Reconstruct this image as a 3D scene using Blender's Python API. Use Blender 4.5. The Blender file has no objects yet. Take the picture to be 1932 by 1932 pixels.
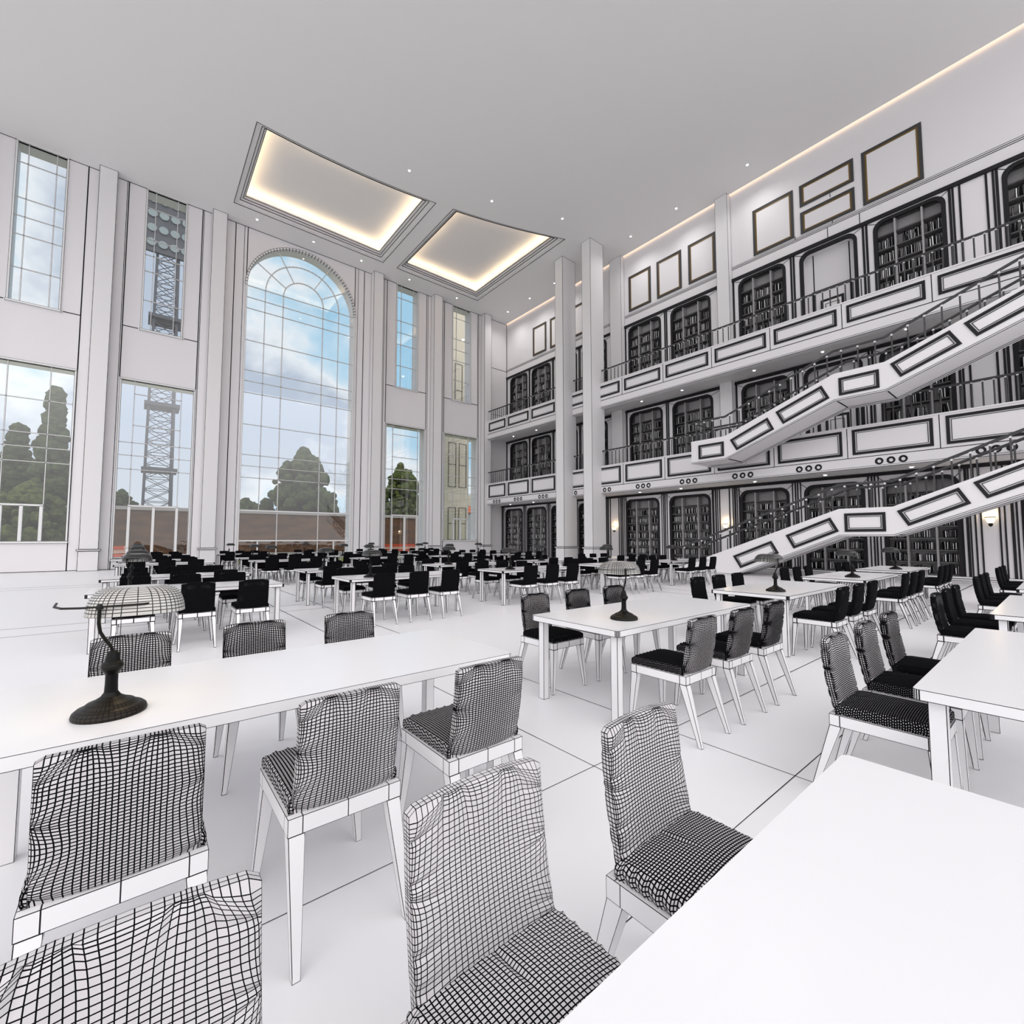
import bpy, math, random
from mathutils import Vector, Matrix, noise
random.seed(7)
C = bpy.context.scene.collection
PI = math.pi
CAM = Vector((0.0, 0.0, 1.45))

# ------------------------------------------------------------------ materials
MATS = {}
def principled(name, col, rough=.55, spec=.3):
    m = bpy.data.materials.new(name); m.use_nodes = True
    b = m.node_tree.nodes['Principled BSDF']
    b.inputs['Base Color'].default_value = (*col, 1)
    b.inputs['Roughness'].default_value = rough
    b.inputs['Specular IOR Level'].default_value = spec
    return m, b

KINDS = {  # base colour, line colour, roughness, specular
    'clay':   ((.80, .79, .80), (.006, .006, .007), .5, .25),
    'gloss':  ((.80, .79, .80), (.006, .006, .007), .22, .35),
    'fabric': ((.56, .54, .55), (.004, .004, .005), .9, .05),
    'seat':   ((.56, .54, .55), (.004, .004, .005), .9, .05),
    'glass_shade': ((.55, .53, .50), (.02, .02, .02), .35, .4),
    'book':   ((.80, .80, .80), (.004, .004, .005), .8, .1),
    'shelf':  ((.20, .195, .20), (.01, .01, .012), .7, .1),
    'metal':  ((.020, .015, .009), (.001, .001, .001), .42, .2),
    'muntin': ((.80, .80, .80), (.03, .03, .03), .5, .2),
}
WS = [.0008, .0010, .0012, .0015, .0018, .0022, .0026, .0030, .0036, .0042, .005, .006, .007, .009, .012, .015, .018, .022]
def lined(kind, w):
    """a surface whose mesh edges are drawn as black lines of real width w (each side of the edge)"""
    w = min(WS, key=lambda a: abs(a - w))
    key = (kind, w)
    if key in MATS: return MATS[key]
    base, line, rough, spec = KINDS[kind]
    m, b = principled('%s_lined' % kind, base, rough, spec)
    m['base'] = kind
    nt = m.node_tree; N = nt.nodes; L = nt.links
    def node(t, **k):
        n = N.new(t)
        for a, v in k.items(): setattr(n, a, v)
        return n
    e = node('ShaderNodeUVMap', uv_map='e'); s = node('ShaderNodeUVMap', uv_map='s')
    se = node('ShaderNodeSeparateXYZ'); ss = node('ShaderNodeSeparateXYZ')
    L.new(e.outputs[0], se.inputs[0]); L.new(s.outputs[0], ss.inputs[0])
    def math_(op, a, c):
        n = node('ShaderNodeMath', operation=op)
        for i, x in enumerate((a, c)):
            if isinstance(x, float): n.inputs[i].default_value = x
            else: L.new(x, n.inputs[i])
        return n.outputs[0]
    du = math_('MINIMUM', se.outputs[0], math_('SUBTRACT', ss.outputs[0], se.outputs[0]))
    dv = math_('MINIMUM', se.outputs[1], math_('SUBTRACT', ss.outputs[1], se.outputs[1]))
    d = math_('MINIMUM', du, dv)
    f = math_('LESS_THAN', d, float(w))
    mix = node('ShaderNodeMix', data_type='RGBA')
    L.new(f, mix.inputs[0])
    mix.inputs[6].default_value = (*base, 1); mix.inputs[7].default_value = (*line, 1)
    L.new(mix.outputs[2], b.inputs['Base Color'])
    MATS[key] = m
    return m

def plain(name, col, rough=.6, spec=.2):
    if name in MATS: return MATS[name]
    m, b = principled(name, col, rough, spec); MATS[name] = m
    return m
def emit(name, col, s):
    if name in MATS: return MATS[name]
    m = bpy.data.materials.new(name); m.use_nodes = True
    nt = m.node_tree; nt.nodes.clear()
    o = nt.nodes.new('ShaderNodeOutputMaterial'); e = nt.nodes.new('ShaderNodeEmission')
    e.inputs[0].default_value = (*col, 1); e.inputs[1].default_value = s
    nt.links.new(e.outputs[0], o.inputs[0]); MATS[name] = m
    return m
def noisy(name, c1, c2, scale, rough=.9, detail=4, stretch=(1, 1, 1)):
    m, b = principled(name, c1, rough, .1)
    nt = m.node_tree
    tc = nt.nodes.new('ShaderNodeTexCoord'); mp = nt.nodes.new('ShaderNodeMapping'); n = nt.nodes.new('ShaderNodeTexNoise')
    r = nt.nodes.new('ShaderNodeValToRGB')
    mp.inputs['Scale'].default_value = stretch
    n.inputs['Scale'].default_value = scale; n.inputs['Detail'].default_value = detail
    r.color_ramp.elements[0].position = .35; r.color_ramp.elements[1].position = .65
    r.color_ramp.elements[0].color = (*c1, 1); r.color_ramp.elements[1].color = (*c2, 1)
    L = nt.links
    L.new(tc.outputs['Object'], mp.inputs[0]); L.new(mp.outputs[0], n.inputs['Vector']); L.new(n.outputs[0], r.inputs[0]); L.new(r.outputs[0], b.inputs['Base Color'])
    MATS[name] = m
    return m
WALL = plain('white_plaster', (.80, .785, .80), .6, .15)
CEIL = plain('ceiling_plaster', (.80, .79, .79), .7, .1)
INK = plain('black_line', (.008, .008, .009), .7, .1)
DARK = plain('dark_moulding', (.022, .021, .023), .6, .15)
STEEL = plain('dark_steel', (.05, .05, .052), .4, .4)
NUB = plain('pale_metal', (.7, .7, .7), .3, .4)
GREY = plain('grey_border', (.06, .06, .06), .6, .2)
GOLD = plain('gold_line', (.16, .095, .02), .4, .4)
SHELFM = plain('shelf_grey', (.12, .118, .12), .6, .15)
BACKM = plain('bookcase_back', (.42, .415, .42), .8, .05)
BLACKM = plain('black_metal', (.010, .009, .007), .42, .25)
LED = emit('warm_led', (1.0, .76, .46), 13.0)
SPOT = emit('spot_lens', (1.0, .97, .92), 14.0)
SCONCE = emit('sconce_glow', (1.0, .82, .52), 1.6)

def glass_mat():
    m = bpy.data.materials.new('window_glass'); m.use_nodes = True
    nt = m.node_tree; nt.nodes.clear()
    o = nt.nodes.new('ShaderNodeOutputMaterial'); t = nt.nodes.new('ShaderNodeBsdfTransparent'); g = nt.nodes.new('ShaderNodeBsdfGlossy')
    g.inputs['Roughness'].default_value = 0.0; g.inputs['Color'].default_value = (.9, .9, .9, 1)
    t.inputs[0].default_value = (.93, .94, .94, 1)
    fr = nt.nodes.new('ShaderNodeFresnel'); fr.inputs[0].default_value = 1.5
    ad = nt.nodes.new('ShaderNodeMath'); ad.operation = 'MULTIPLY_ADD'; ad.inputs[1].default_value = 1.2; ad.inputs[2].default_value = .085
    mx = nt.nodes.new('ShaderNodeMixShader')
    L = nt.links
    L.new(fr.outputs[0], ad.inputs[0]); L.new(ad.outputs[0], mx.inputs[0]); L.new(t.outputs[0], mx.inputs[1]); L.new(g.outputs[0], mx.inputs[2]); L.new(mx.outputs[0], o.inputs[0])
    return m
GLASS = glass_mat()

# ------------------------------------------------------------------ mesh builder
class MB:
    def __init__(s): s.v = []; s.f = []; s.m = []; s.e = []; s.mats = []
    def mat(s, m):
        if m not in s.mats: s.mats.append(m)
        return s.mats.index(m)
    def quad(s, a, b, c, d, m, mask=''):
        """mask letters switch the drawn edge off: b bottom(ab) r right(bc) t top(cd) l left(da)"""
        i = len(s.v); s.v += [tuple(a), tuple(b), tuple(c), tuple(d)]; s.f.append((i, i+1, i+2, i+3)); s.m.append(s.mat(m))
        A, B, D_, E_ = Vector(a), Vector(b), Vector(c), Vector(d)
        lu = ((B-A).length + (D_-E_).length) / 2; lv = ((E_-A).length + (D_-B).length) / 2
        u0 = 9 if 'l' in mask else 0; v0 = 9 if 'b' in mask else 0
        su = lu + u0 + (9 if 'r' in mask else 0); sv = lv + v0 + (9 if 't' in mask else 0)
        s.e.append(([(u0, v0), (u0+lu, v0), (u0+lu, v0+lv), (u0, v0+lv)], (su, sv)))
    def poly(s, pts, m):
        i = len(s.v); s.v += [tuple(p) for p in pts]; s.f.append(tuple(range(i, i+len(pts)))); s.m.append(s.mat(m))
        s.e.append(([(9, 9)]*len(pts), (18, 18)))
    def hexa(s, b, t, m, skip='', mask=''):
        """b, t: four bottom and four top points, counter-clockwise seen from above"""
        if 'b' not in skip: s.quad(b[3], b[2], b[1], b[0], m, mask)
        if 't' not in skip: s.quad(t[0], t[1], t[2], t[3], m, mask)
        for k in range(4):
            if str(k) in skip: continue
            j = (k+1) % 4
            s.quad(b[k], b[j], t[j], t[k], m, mask)
    def box(s, x0, x1, y0, y1, z0, z1, m, skip='', mask=''):
        s.hexa([(x0, y0, z0), (x1, y0, z0), (x1, y1, z0), (x0, y1, z0)], [(x0, y0, z1), (x1, y0, z1), (x1, y1, z1), (x0, y1, z1)], m, skip, mask)
    def bar(s, p, q, w, m, up=(0, 0, 1), h=None):
        """box of width w and height h along p-q"""
        p, q = Vector(p), Vector(q); d = (q-p).normalized(); u = Vector(up)
        if abs(d.dot(u)) > .99: u = Vector((1, 0, 0))
        r = d.cross(u).normalized(); u = r.cross(d)
        h = h or w; r = r*w/2; u = u*h/2
        s.hexa([p-r-u, p+r-u, q+r-u, q-r-u], [p-r+u, p+r+u, q+r+u, q-r+u], m)
    def tube(s, pts, r, m, n=8, cap=True):
        pts = [Vector(p) for p in pts]; rings = []
        rr = r if isinstance(r, (list, tuple)) else [r]*len(pts)
        for i, p in enumerate(pts):
            d = (pts[min(i+1, len(pts)-1)] - pts[max(i-1, 0)]).normalized()
            u = Vector((0, 0, 1)) if abs(d.z) < .9 else Vector((1, 0, 0))
            a = d.cross(u).normalized(); b = d.cross(a)
            rings.append([p + (a*math.cos(2*PI*k/n) + b*math.sin(2*PI*k/n))*rr[i] for k in range(n)])
        for A, B in zip(rings, rings[1:]):
            for k in range(n):
                j = (k+1) % n; s.quad(A[k], A[j], B[j], B[k], m)
        if cap: s.poly(rings[0][::-1], m); s.poly(rings[-1], m)
    def lathe(s, prof, m, n=24, c=(0, 0)):
        rings = [[(c[0]+r*math.cos(2*PI*k/n), c[1]+r*math.sin(2*PI*k/n), z) for k in range(n)] for r, z in prof]
        for A, B in zip(rings, rings[1:]):
            for k in range(n):
                j = (k+1) % n; s.quad(A[k], A[j], B[j], B[k], m)
        s.poly(rings[0][::-1], m); s.poly(rings[-1], m)
    def ring(s, pts, w, m, n, t=.012, inner=None, mi=None):
        """flat frame of width w inside the four-or-more-cornered outline pts, proud by t along n"""
        c = [Vector(p) for p in pts]; n = Vector(n).normalized(); k = len(c)
        def inset(d):
            out = []
            for i in range(k):
                a = (c[i]-c[i-1]).normalized(); b = (c[(i+1) % k]-c[i]).normalized()
                na = n.cross(a); nb = n.cross(b); bis = (na+nb); bis = bis / max(1e-6, bis.dot(na))
                out.append(c[i] + bis*d)
            return out
        def lay(d0, d1, mm, tt):
            o = inset(d0); q = inset(d1)
            for i in range(k):
                j = (i+1) % k
                s.quad(o[i]+n*tt, o[j]+n*tt, q[j]+n*tt, q[i]+n*tt, mm)
                s.quad(o[i], o[j], o[j]+n*tt, o[i]+n*tt, mm)
                s.quad(q[j], q[i], q[i]+n*tt, q[j]+n*tt, mm)
        lay(0, w, m, t)
        if inner: lay(inner[0], inner[1], mi or m, t*.6)
    def build(s, name, parent=None, smooth=False):
        me = bpy.data.meshes.new(name); me.from_pydata(s.v, [], s.f); 
        for m in s.mats: me.materials.append(m)
        me.polygons.foreach_set('material_index', s.m)
        ue = me.uv_layers.new(name='e'); us = me.uv_layers.new(name='s')
        fe = []; fs = []
        for uv, sz in s.e:
            for p in uv: fe += p; fs += sz
        ue.data.foreach_set('uv', fe); us.data.foreach_set('uv', fs)
        if smooth: me.polygons.foreach_set('use_smooth', [True]*len(s.f))
        me.update()
        o = bpy.data.objects.new(name, me); C.objects.link(o)
        if parent: o.parent = parent
        return o

def tag(o, label, cat, group=None):
    o['label'] = label; o['category'] = cat
    if group: o['group'] = group
    return o
def thing(name, label, cat, loc=(0, 0, 0), rz=0, group=None):
    o = bpy.data.objects.new(name, None); C.objects.link(o); o.location = loc; o.rotation_euler = (0, 0, rz); o.empty_display_size = .2
    return tag(o, label, cat, group)
def struct(o, kind='structure'): o['kind'] = kind; return o
def lw(x, y, z, k=.00075):
    return (Vector((x, y, z)) - CAM).length * k
def dup(root, loc, rz, label, lwidth=None):
    r = root.copy(); C.objects.link(r); r.location = loc; r.rotation_euler = (0, 0, rz); r['label'] = label
    for ch in root.children:
        c = ch.copy(); C.objects.link(c); c.parent = r; reline(c, lwidth)
        for g in ch.children:
            d = g.copy(); C.objects.link(d); d.parent = c; reline(d, lwidth)
    return r
def reline(c, w):
    if w is None or c.type != 'MESH': return
    for i, m in enumerate(c.data.materials):
        if m and 'base' in m:
            c.material_slots[i].link = 'OBJECT'; c.material_slots[i].material = lined(m['base'], w*1.5 if m['base'] == 'seat' else w)
ORD = ['first', 'second', 'third', 'fourth', 'fifth', 'sixth', 'seventh', 'eighth', 'ninth', 'tenth', 'eleventh', 'twelfth', 'thirteenth', 'fourteenth', 'fifteenth', 'sixteenth']

# ================================================================== THE SETTING
CZ = 19.05; WY = 28.6; LX = 22.9; GX = 22.4
# ---- floor with its inlaid border lines
b = MB()
FL = plain('white_floor', (.82, .81, .825), .38, .3)
b.quad((-14, -8, 0), (24, -8, 0), (24, 29.4, 0), (-14, 29.4, 0), FL)
def fline(x0, y0, x1, y1, w):
    # inlaid line, built in short lengths
    n = 24
    for i in range(n):
        a = (x0+(x1-x0)*i/n, y0+(y1-y0)*i/n); c = (x0+(x1-x0)*(i+1)/n, y0+(y1-y0)*(i+1)/n)
        ww = max(.003, lw((a[0]+c[0])/2, (a[1]+c[1])/2, 0, .0015))
        if x0 == x1: b.quad((a[0]-ww/2, a[1], .0015), (a[0]+ww/2, a[1], .0015), (c[0]+ww/2, c[1], .0015), (c[0]-ww/2, c[1], .0015), INK)
        else: b.quad((a[0], a[1]-ww/2, .0015), (c[0], c[1]-ww/2, .0015), (c[0], c[1]+ww/2, .0015), (a[0], a[1]+ww/2, .0015), INK)
for k in (-1, 0, 1, 2):
    for dx in (2.31, 3.17):
        X = dx + 8.87*k
        if -9 < X < 22: fline(X, -6, X, 28.1, .01)
for k in (0, 1, 2):
    for dy in (1.13, 1.99):
        fline(-9, dy+8.87*k, 22, dy+8.87*k, .01)
struct(b.build('floor'))

# ---- ceiling with two lit coffers
def arcy(x): return 20.06 - .23*(x-12.36) - .0145*(x-12.36)**2
coffers = [(3.24, 11.45), (12.38, 18.78)]
b = MB()
YN, YF = -4.0, WY
def cq(x0, x1, y0, y1): b.quad((x0, y0, CZ), (x0, y1, CZ), (x1, y1, CZ), (x1, y0, CZ), CEIL)
cq(-10, 3.24, YN, YF); cq(11.45, 12.38, YN, YF); cq(18.78, LX-.14, YN, YF)
outl = []
for x0, x1 in coffers:
    cq(x0, x1, 26.93, YF)
    n = 12; xs = [x0+(x1-x0)*i/n for i in range(n+1)]
    for a, c in zip(xs, xs[1:]):
        b.quad((a, YN, CZ), (a, arcy(a), CZ), (c, arcy(c), CZ), (c, YN, CZ), CEIL)
    outl.append([Vector((x, arcy(x), CZ)) for x in xs] + [Vector((x1, 26.93, CZ)), Vector((x0, 26.93, CZ))])
# edge upstand of the ceiling above the cove slot
b.quad((LX-.14, YN, CZ), (LX-.14, YF, CZ), (LX-.14, YF, CZ+.06), (LX-.14, YN, CZ+.06), CEIL)
b.quad((LX-.3, YN, CZ+.5), (LX-.3, YF, CZ+.5), (LX, YF, CZ+.5), (LX, YN, CZ+.5), CEIL)
struct(b.build('ceiling'))
def inset_poly(c, d):
    out = []; k = len(c)
    for i in range(k):
        a = (c[i]-c[i-1]).normalized(); e = (c[(i+1) % k]-c[i]).normalized()
        na = Vector((-a.y, a.x, 0)); nb = Vector((-e.y, e.x, 0)); bis = na+nb; bis = bis/bis.dot(na)
        out.append(c[i]+bis*d)
    return out
for ci, c in enumerate(outl):
    b = MB(); k = len(c)
    steps = [(0, 0), (0, .07), (.12, .07), (.12, .13), (.24, .13), (.24, .2), (.36, .2), (.36, .3), (.46, .3), (.46, .40), (.44, .40), (.44, .34), (.3, .34), (.2, .34), (.2, .78)]
    rings = [[p+Vector((0, 0, z)) for p in inset_poly(c, d)] for d, z in steps]
    for A, B in zip(rings, rings[1:]):
        for i in range(k):
            j = (i+1) % k; b.quad(A[i], A[j], B[j], B[i], CEIL)
    b.poly(rings[-1], CEIL)
    for si in (0, 4, 6, 8):      # drawn edges of the stepped moulding
        R = rings[si]
        for i in range(k):
            j = (i+1) % k; q = (R[i]+R[j])/2
            b.bar(R[i], R[j], lw(q.x, q.y, CZ, .0007), INK)
    o = struct(b.build('trim_%d' % (ci+1)))
    b = MB()
    R = [p+Vector((0, 0, .36)) for p in inset_poly(c, .33)]
    for i in range(k):
        j = (i+1) % k; b.bar(R[i], R[j], .05, LED, h=.02)
    o = b.build('led_strip'); tag(o, 'warm light strip hidden in the %s recessed ceiling tray' % ('bigger left-hand' if ci == 0 else 'smaller one, nearer the bookcases,'), 'light strip')

# ---- window wall
WIN = {1: -3.94, 2: .55, 4: 14.0, 5: 18.49}
ARC_C, ARC_R, ARC_Z = 7.24, 3.03, 15.7
b = MB()
TH = .8
holes = []
for k, c in WIN.items():
    zb_ = {1: 1.35, 2: .5, 4: 0.02, 5: 1.38}[k]
    holes.append((c-1.46, c+1.46, zb_, 9.15)); holes.append((c-.81, c+.81, 11.82, 19.0))
holes.append((ARC_C-ARC_R, ARC_C+ARC_R, 0.02, ARC_Z))
xs = sorted({-10, 24, ARC_C-ARC_R, ARC_C+ARC_R} | {h[0] for h in holes} | {h[1] for h in holes})
zs = sorted({0, CZ+.5, ARC_Z} | {h[2] for h in holes} | {h[3] for h in holes})
for a, c in zip(xs, xs[1:]):
    for z0, z1 in zip(zs, zs[1:]):
        mx, mz = (a+c)/2, (z0+z1)/2
        if any(h[0] < mx < h[1] and h[2] < mz < h[3] for h in holes): continue
        if abs(mx-ARC_C) < ARC_R and mz > ARC_Z: continue
        b.quad((a, WY, z0), (c, WY, z0), (c, WY, z1), (a, WY, z1), WALL)
        b.quad((c, WY+TH, z0), (a, WY+TH, z0), (a, WY+TH, z1), (c, WY+TH, z1), WALL)
for x0, x1, z0, z1 in holes:
    b.quad((x0, WY, z0), (x0, WY, z1), (x0, WY+TH, z1), (x0, WY+TH, z0), WALL)
    b.quad((x1, WY, z0), (x1, WY+TH, z0), (x1, WY+TH, z1), (x1, WY, z1), WALL)
    if z0 > .1: b.quad((x0, WY, z0), (x0, WY+TH, z0), (x1, WY+TH, z0), (x1, WY, z0), WALL)
    if z1 != ARC_Z: b.quad((x0, WY, z1), (x1, WY, z1), (x1, WY+TH, z1), (x0, WY+TH, z1), WALL)
n = 40
ap = [(ARC_C-ARC_R*math.cos(PI*i/n), ARC_Z+ARC_R*math.sin(PI*i/n)) for i in range(n+1)]
for (xa, za), (xb, zb_) in zip(ap, ap[1:]):
    for y in (WY, WY+TH): b.quad((xa, y, za), (xb, y, zb_), (xb, y, CZ+.5), (xa, y, CZ+.5), WALL)
    b.quad((xa, WY, za), (xa, WY+TH, za), (xb, WY+TH, zb_), (xb, WY, zb_), WALL)
# drawn lines on the wall
def vline(x, z0, z1, y=WY, k=.0013):
    w = lw(x, y, (z0+z1)/2, k); b.box(x-w/2, x+w/2, y-.006, y, z0, z1, INK)
def hline(x0, x1, z, y=WY, k=.0013):
    w = lw((x0+x1)/2, y, z, k); b.box(x0, x1, y-.006, y, z-w/2, z+w/2, INK)
for k, c in WIN.items():
    zb_ = {1: 1.35, 2: .5, 4: .02, 5: 1.38}[k]
    for s in (-1, 1):
        vline(c+s*1.51, 9.25, CZ); hline(c+s*1.51, c+s*.92, 11.80)
        if zb_ > .1: vline(c+s*1.51, 0, zb_-.06)
for x in (3.59, 10.90): vline(x, 0, CZ, k=.0014)
for x in (ARC_C-ARC_R-.03, ARC_C+ARC_R+.03): vline(x, ARC_Z, CZ)
for x in (-2.43, -1.02, 2.12, 4.02, 10.5, 12.3, 15.62, 16.86, 20.08): vline(x, 0, CZ, k=.0008)
hline(-10, 22.9, CZ-.012, k=.0008)
hline(-10, 22.9, .02, k=.0008)
hline(21.0, 22.9, 15.1, k=.001); hline(20.95, 22.9, 11.34, k=.0006)
vline(22.88, 0, CZ)
struct(b.build('wall_back'))

# ---- windows
def window(idx, c, x0, x1, z0, z1, vs, hs, extra=()):
    """vs: (x, z from, z to); hs: (z, x from, x to)"""
    fr = MB(); M = lined('muntin', .012)
    f = .1; y0, y1 = WY-.05, WY+.12
    for (A, B_) in (((x0-.04, x0+f*.4), (z0-.0, z1)), ((x1-f*.4, x1+.04), (z0, z1))):
        fr.box(A[0], A[1], y0, y1, B_[0], B_[1], M)
    fr.box(x0-.04, x1+.04, y0, y1, z1, z1+.09, M)
    if z0 > .1: fr.box(x0-.06, x1+.06, y0-.04, y1, z0-.1, z0, M)
    M = lined('muntin', .006)
    root = struct(fr.build('window_%d' % idx))
    b = MB(); y0, y1 = WY+.03, WY+.075; h = .019
    for x, a, d in vs: b.box(x-h, x+h, y0, y1, a, d, M)
    for z, a, d in hs: b.box(a, d, y0, y1, z-h, z+h, M)
    for fn in extra: fn(b, M)
    b.build('muntins', root)
    g = MB(); g.quad((x0, WY+.06, z0), (x1, WY+.06, z0), (x1, WY+.06, z1), (x0, WY+.06, z1), GLASS)
    g.build('pane', root)
    return root
wi = 1
for k, c in WIN.items():
    x0, x1 = c-1.46, c+1.46
    zb_ = {1: 1.35, 2: .5, 4: .02, 5: 1.38}[k]
    def doors(b, M, c=c, zb_=zb_, k=k):
        r = .93 if k in (2, 4) else .61; zt = 3.02 if k in (2, 4) else 2.9
        for x in (c-r, c, c+r): b.box(x-.06, x+.06, WY-.03, WY+.08, zb_, zt, M)
        b.box(c-r-.06, c+r+.06, WY-.03, WY+.08, zt-.02, zt+.07, M)
    if k in (2, 4):
        vs = [(c-.93, zb_, 9.15), (c+.93, zb_, 9.15)]
        hs = [(8.53, c-.93, c+.93), (6.98, c-.93, c+.93)] + [(z, x0, x1) for z in (6.12, 5.49, 4.82)]
    else:
        vs = [(c-.66, zb_, 9.15), (c+.66, zb_, 9.15)]
        hs = [(z, x0, x1) for z in (7.6, 6.1, 5.48, 4.83)]
    window(wi, c, x0, x1, zb_, 9.15, vs, hs, (doors,)); wi += 1
    x0, x1 = c-.81, c+.81
    window(wi, c, x0, x1, 11.82, 19.0, [(c-.45, 11.82, 19), (c+.45, 11.82, 19)], [(z, x0, x1) for z in (18.12, 16.5, 15.67, 14.83, 13.33)]); wi += 1
# arched window
b = MB(); M = lined('muntin', .006)
def arc(b, r0, r1, y0, y1, M, n=40):
    for i in range(n):
        a0, a1 = PI*i/n, PI*(i+1)/n
        p = [(ARC_C-r*math.cos(a), y, ARC_Z+r*math.sin(a)) for r in (r0, r1) for a in (a0, a1) for y in (y0, y1)]
        # p order: r0a0y0,r0a0y1,r0a1y0,r0a1y1,r1a0y0,...
        b.quad(p[0], p[2], p[6], p[4], M); b.quad(p[0], p[1], p[3], p[2], M); b.quad(p[4], p[6], p[7], p[5], M)
arc(b, ARC_R-.03, ARC_R+.10, WY-.06, WY+.1, lined('muntin', .018), 52)
for s in (-1, 1): b.box(*sorted((ARC_C+s*(ARC_R-.03), ARC_C+s*(ARC_R+.06))), WY-.05, WY+.1, 0, ARC_Z, M)
root = struct(b.build('window_%d' % wi))
b = MB(); y0, y1, h = WY+.03, WY+.075, .020
arc(b, 1.10, 1.16, y0, y1, M, 24); arc(b, 2.04, 2.10, y0, y1, M, 30)
for z in (15.7, 15.04, 14.41, 12.58, 10.87, 10.26, 9.6, 7.81, 6.11, 5.49, 4.84): b.box(ARC_C-ARC_R, ARC_C+ARC_R, y0, y1, z-h, z+h, M)
for z in (3.02, 1.35): b.box(ARC_C-ARC_R, ARC_C+ARC_R, y0-.03, y1, z-.045, z+.045, M)
for x in (5.16, 9.31): b.box(x-h, x+h, y0, y1, 3.02, ARC_Z, M); b.box(x-h-.02, x+h+.02, y0, y1, 0, 1.35, M)
for x in (6.11, 8.36): b.box(x-h-.005, x+h+.005, y0, y1, 0, ARC_Z, M)
for xi, zi, xo, zo in ((6.22, 16.22, 4.65, 17.24), (6.66, 16.68, 5.74, 18.33), (7.79, 16.68, 8.71, 18.33), (8.23, 16.23, 9.81, 17.24)):
    b.bar((xi, WY+.06, zi), (xo, WY+.06, zo), .045, M, up=(0, 1, 0))
b.build('muntins', root)
g = MB()
g.quad((ARC_C-ARC_R, WY+.06, 0), (ARC_C+ARC_R, WY+.06, 0), (ARC_C+ARC_R, WY+.06, ARC_Z), (ARC_C-ARC_R, WY+.06, ARC_Z), GLASS)
g.poly([(x, WY+.06, z) for x, z in ap], GLASS); g.build('pane', root)

# ---- pilasters on the window wall
PIL = [(-1.70, .66, 'between the far left windows'), (2.80, .66, 'left of the tall arched window'), (11.70, .66, 'right of the tall arched window'),
       (16.2, .68, 'between the two window stacks right of the arch'), (-6.18, .66, 'left of the far left windows')]
def shaft(name, label, x0, x1, y0, y1, ztop, cat='column', group=None, ext=(.04, .04)):
    t = thing(name, label, cat, ((x0+x1)/2, (y0+y1)/2, 0), 0, group)
    cx, cy = (x0+x1)/2, (y0+y1)/2; w = lw(cx, cy, 6, .0006); M = lined('clay', w)
    b = MB(); b.box(x0-cx, x1-cx, y0-cy, y1-cy, .98, ztop, M, skip='b'); b.build('shaft', t)
    b = MB(); e = .05; b.box(x0-cx-e*.5, x1-cx+e*.5, y0-cy-e*.5, y1-cy+(e*.5 if ext[1] else 0), .0, .9, M)
    b.build('pedestal', t)
    b = MB(); b.box(x0-cx-e*1.6, x1-cx+e*1.6, y0-cy-e*1.6, y1-cy+(e*1.6 if ext[1] else 0), .9, .98, M)
    b.build('pedestal_cap', t)
    return t
for cx, w_, d in PIL:
    shaft('pilaster', 'white flat pilaster %s, on a low pedestal' % d, cx-w_/2, cx+w_/2, 28.12, WY-.012, CZ, 'pilaster', None, (.04, 0))
shaft('pilaster', 'white corner pier where window wall meets the book galleries', 20.3, 20.98, 28.12, WY-.012, CZ, 'pilaster', None, (.04, 0))
shaft('column', 'white square column in front of the galleries, the nearer to the window wall', 19.8, 20.95, 19.2, 19.88, CZ)
shaft('column', 'white square column in front of the galleries, the wider-looking right one of the pair', 19.8, 20.95, 16.96, 17.63, CZ)

# ---- library wall and side returns
b = MB()
b.quad((LX, YN, 15.02), (LX, WY, 15.02), (LX, WY, CZ+.5), (LX, YN, CZ+.5), WALL)     # upper wall
b.quad((LX+.9, YN, 0), (LX+.9, WY, 0), (LX+.9, WY, 15.1), (LX+.9, YN, 15.1), WALL)   # behind the cavities
b.box(LX, LX+.9, YN, WY, 14.60, 15.02, WALL)
# ground floor face above trim / returns
wl = .022
def yline(x, z, y0, y1, w, t=.01): b.box(x-t, x, y0, y1, z-w/2, z+w/2, INK)
for y0, y1 in ((17.75, WY), (10.9, 16.87), (YN, 10.25)):
    yline(LX, 15.10, y0, y1, .022); yline(LX, 15.17, y0, y1, .022); yline(LX, 15.24, y0, y1, .012)
for y, z0, z1 in ((7.36, 15.2, 15.35), (6.1, 14.62, 15.1), (4.95, 14.62, 15.1), (5.9, 15.2, 15.35), (5.95, 16.4, 16.55)): b.box(LX-.01, LX, y-.012, y+.012, z0, z1, INK)
struct(b.build('wall_right'))
b = MB(); b.bar((LX-.2, YN, CZ+.12), (LX-.2, WY, CZ+.12), .05, emit('amber_led', (1.0, .56, .17), 3.4))
o = b.build('led_strip'); tag(o, 'warm light strip in the slot along the top of the gallery wall', 'light strip')

# ---- piers on the gallery wall
for y0, y1, d in ((16.88, 17.74, 'behind the right free-standing column'), (10.26, 10.89, 'where the upper stair lands on the gallery')):
    t = thing('pier', 'white full-height pier on the gallery wall, %s' % d, 'pier', (LX-.18, (y0+y1)/2, 4.3))
    bb = MB(); cy = (y0+y1)/2; bb.box(-.17, .17, y0-cy, y1-cy, 0, CZ-4.3, lined('clay', .012)); bb.build('shaft', t)

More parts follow.
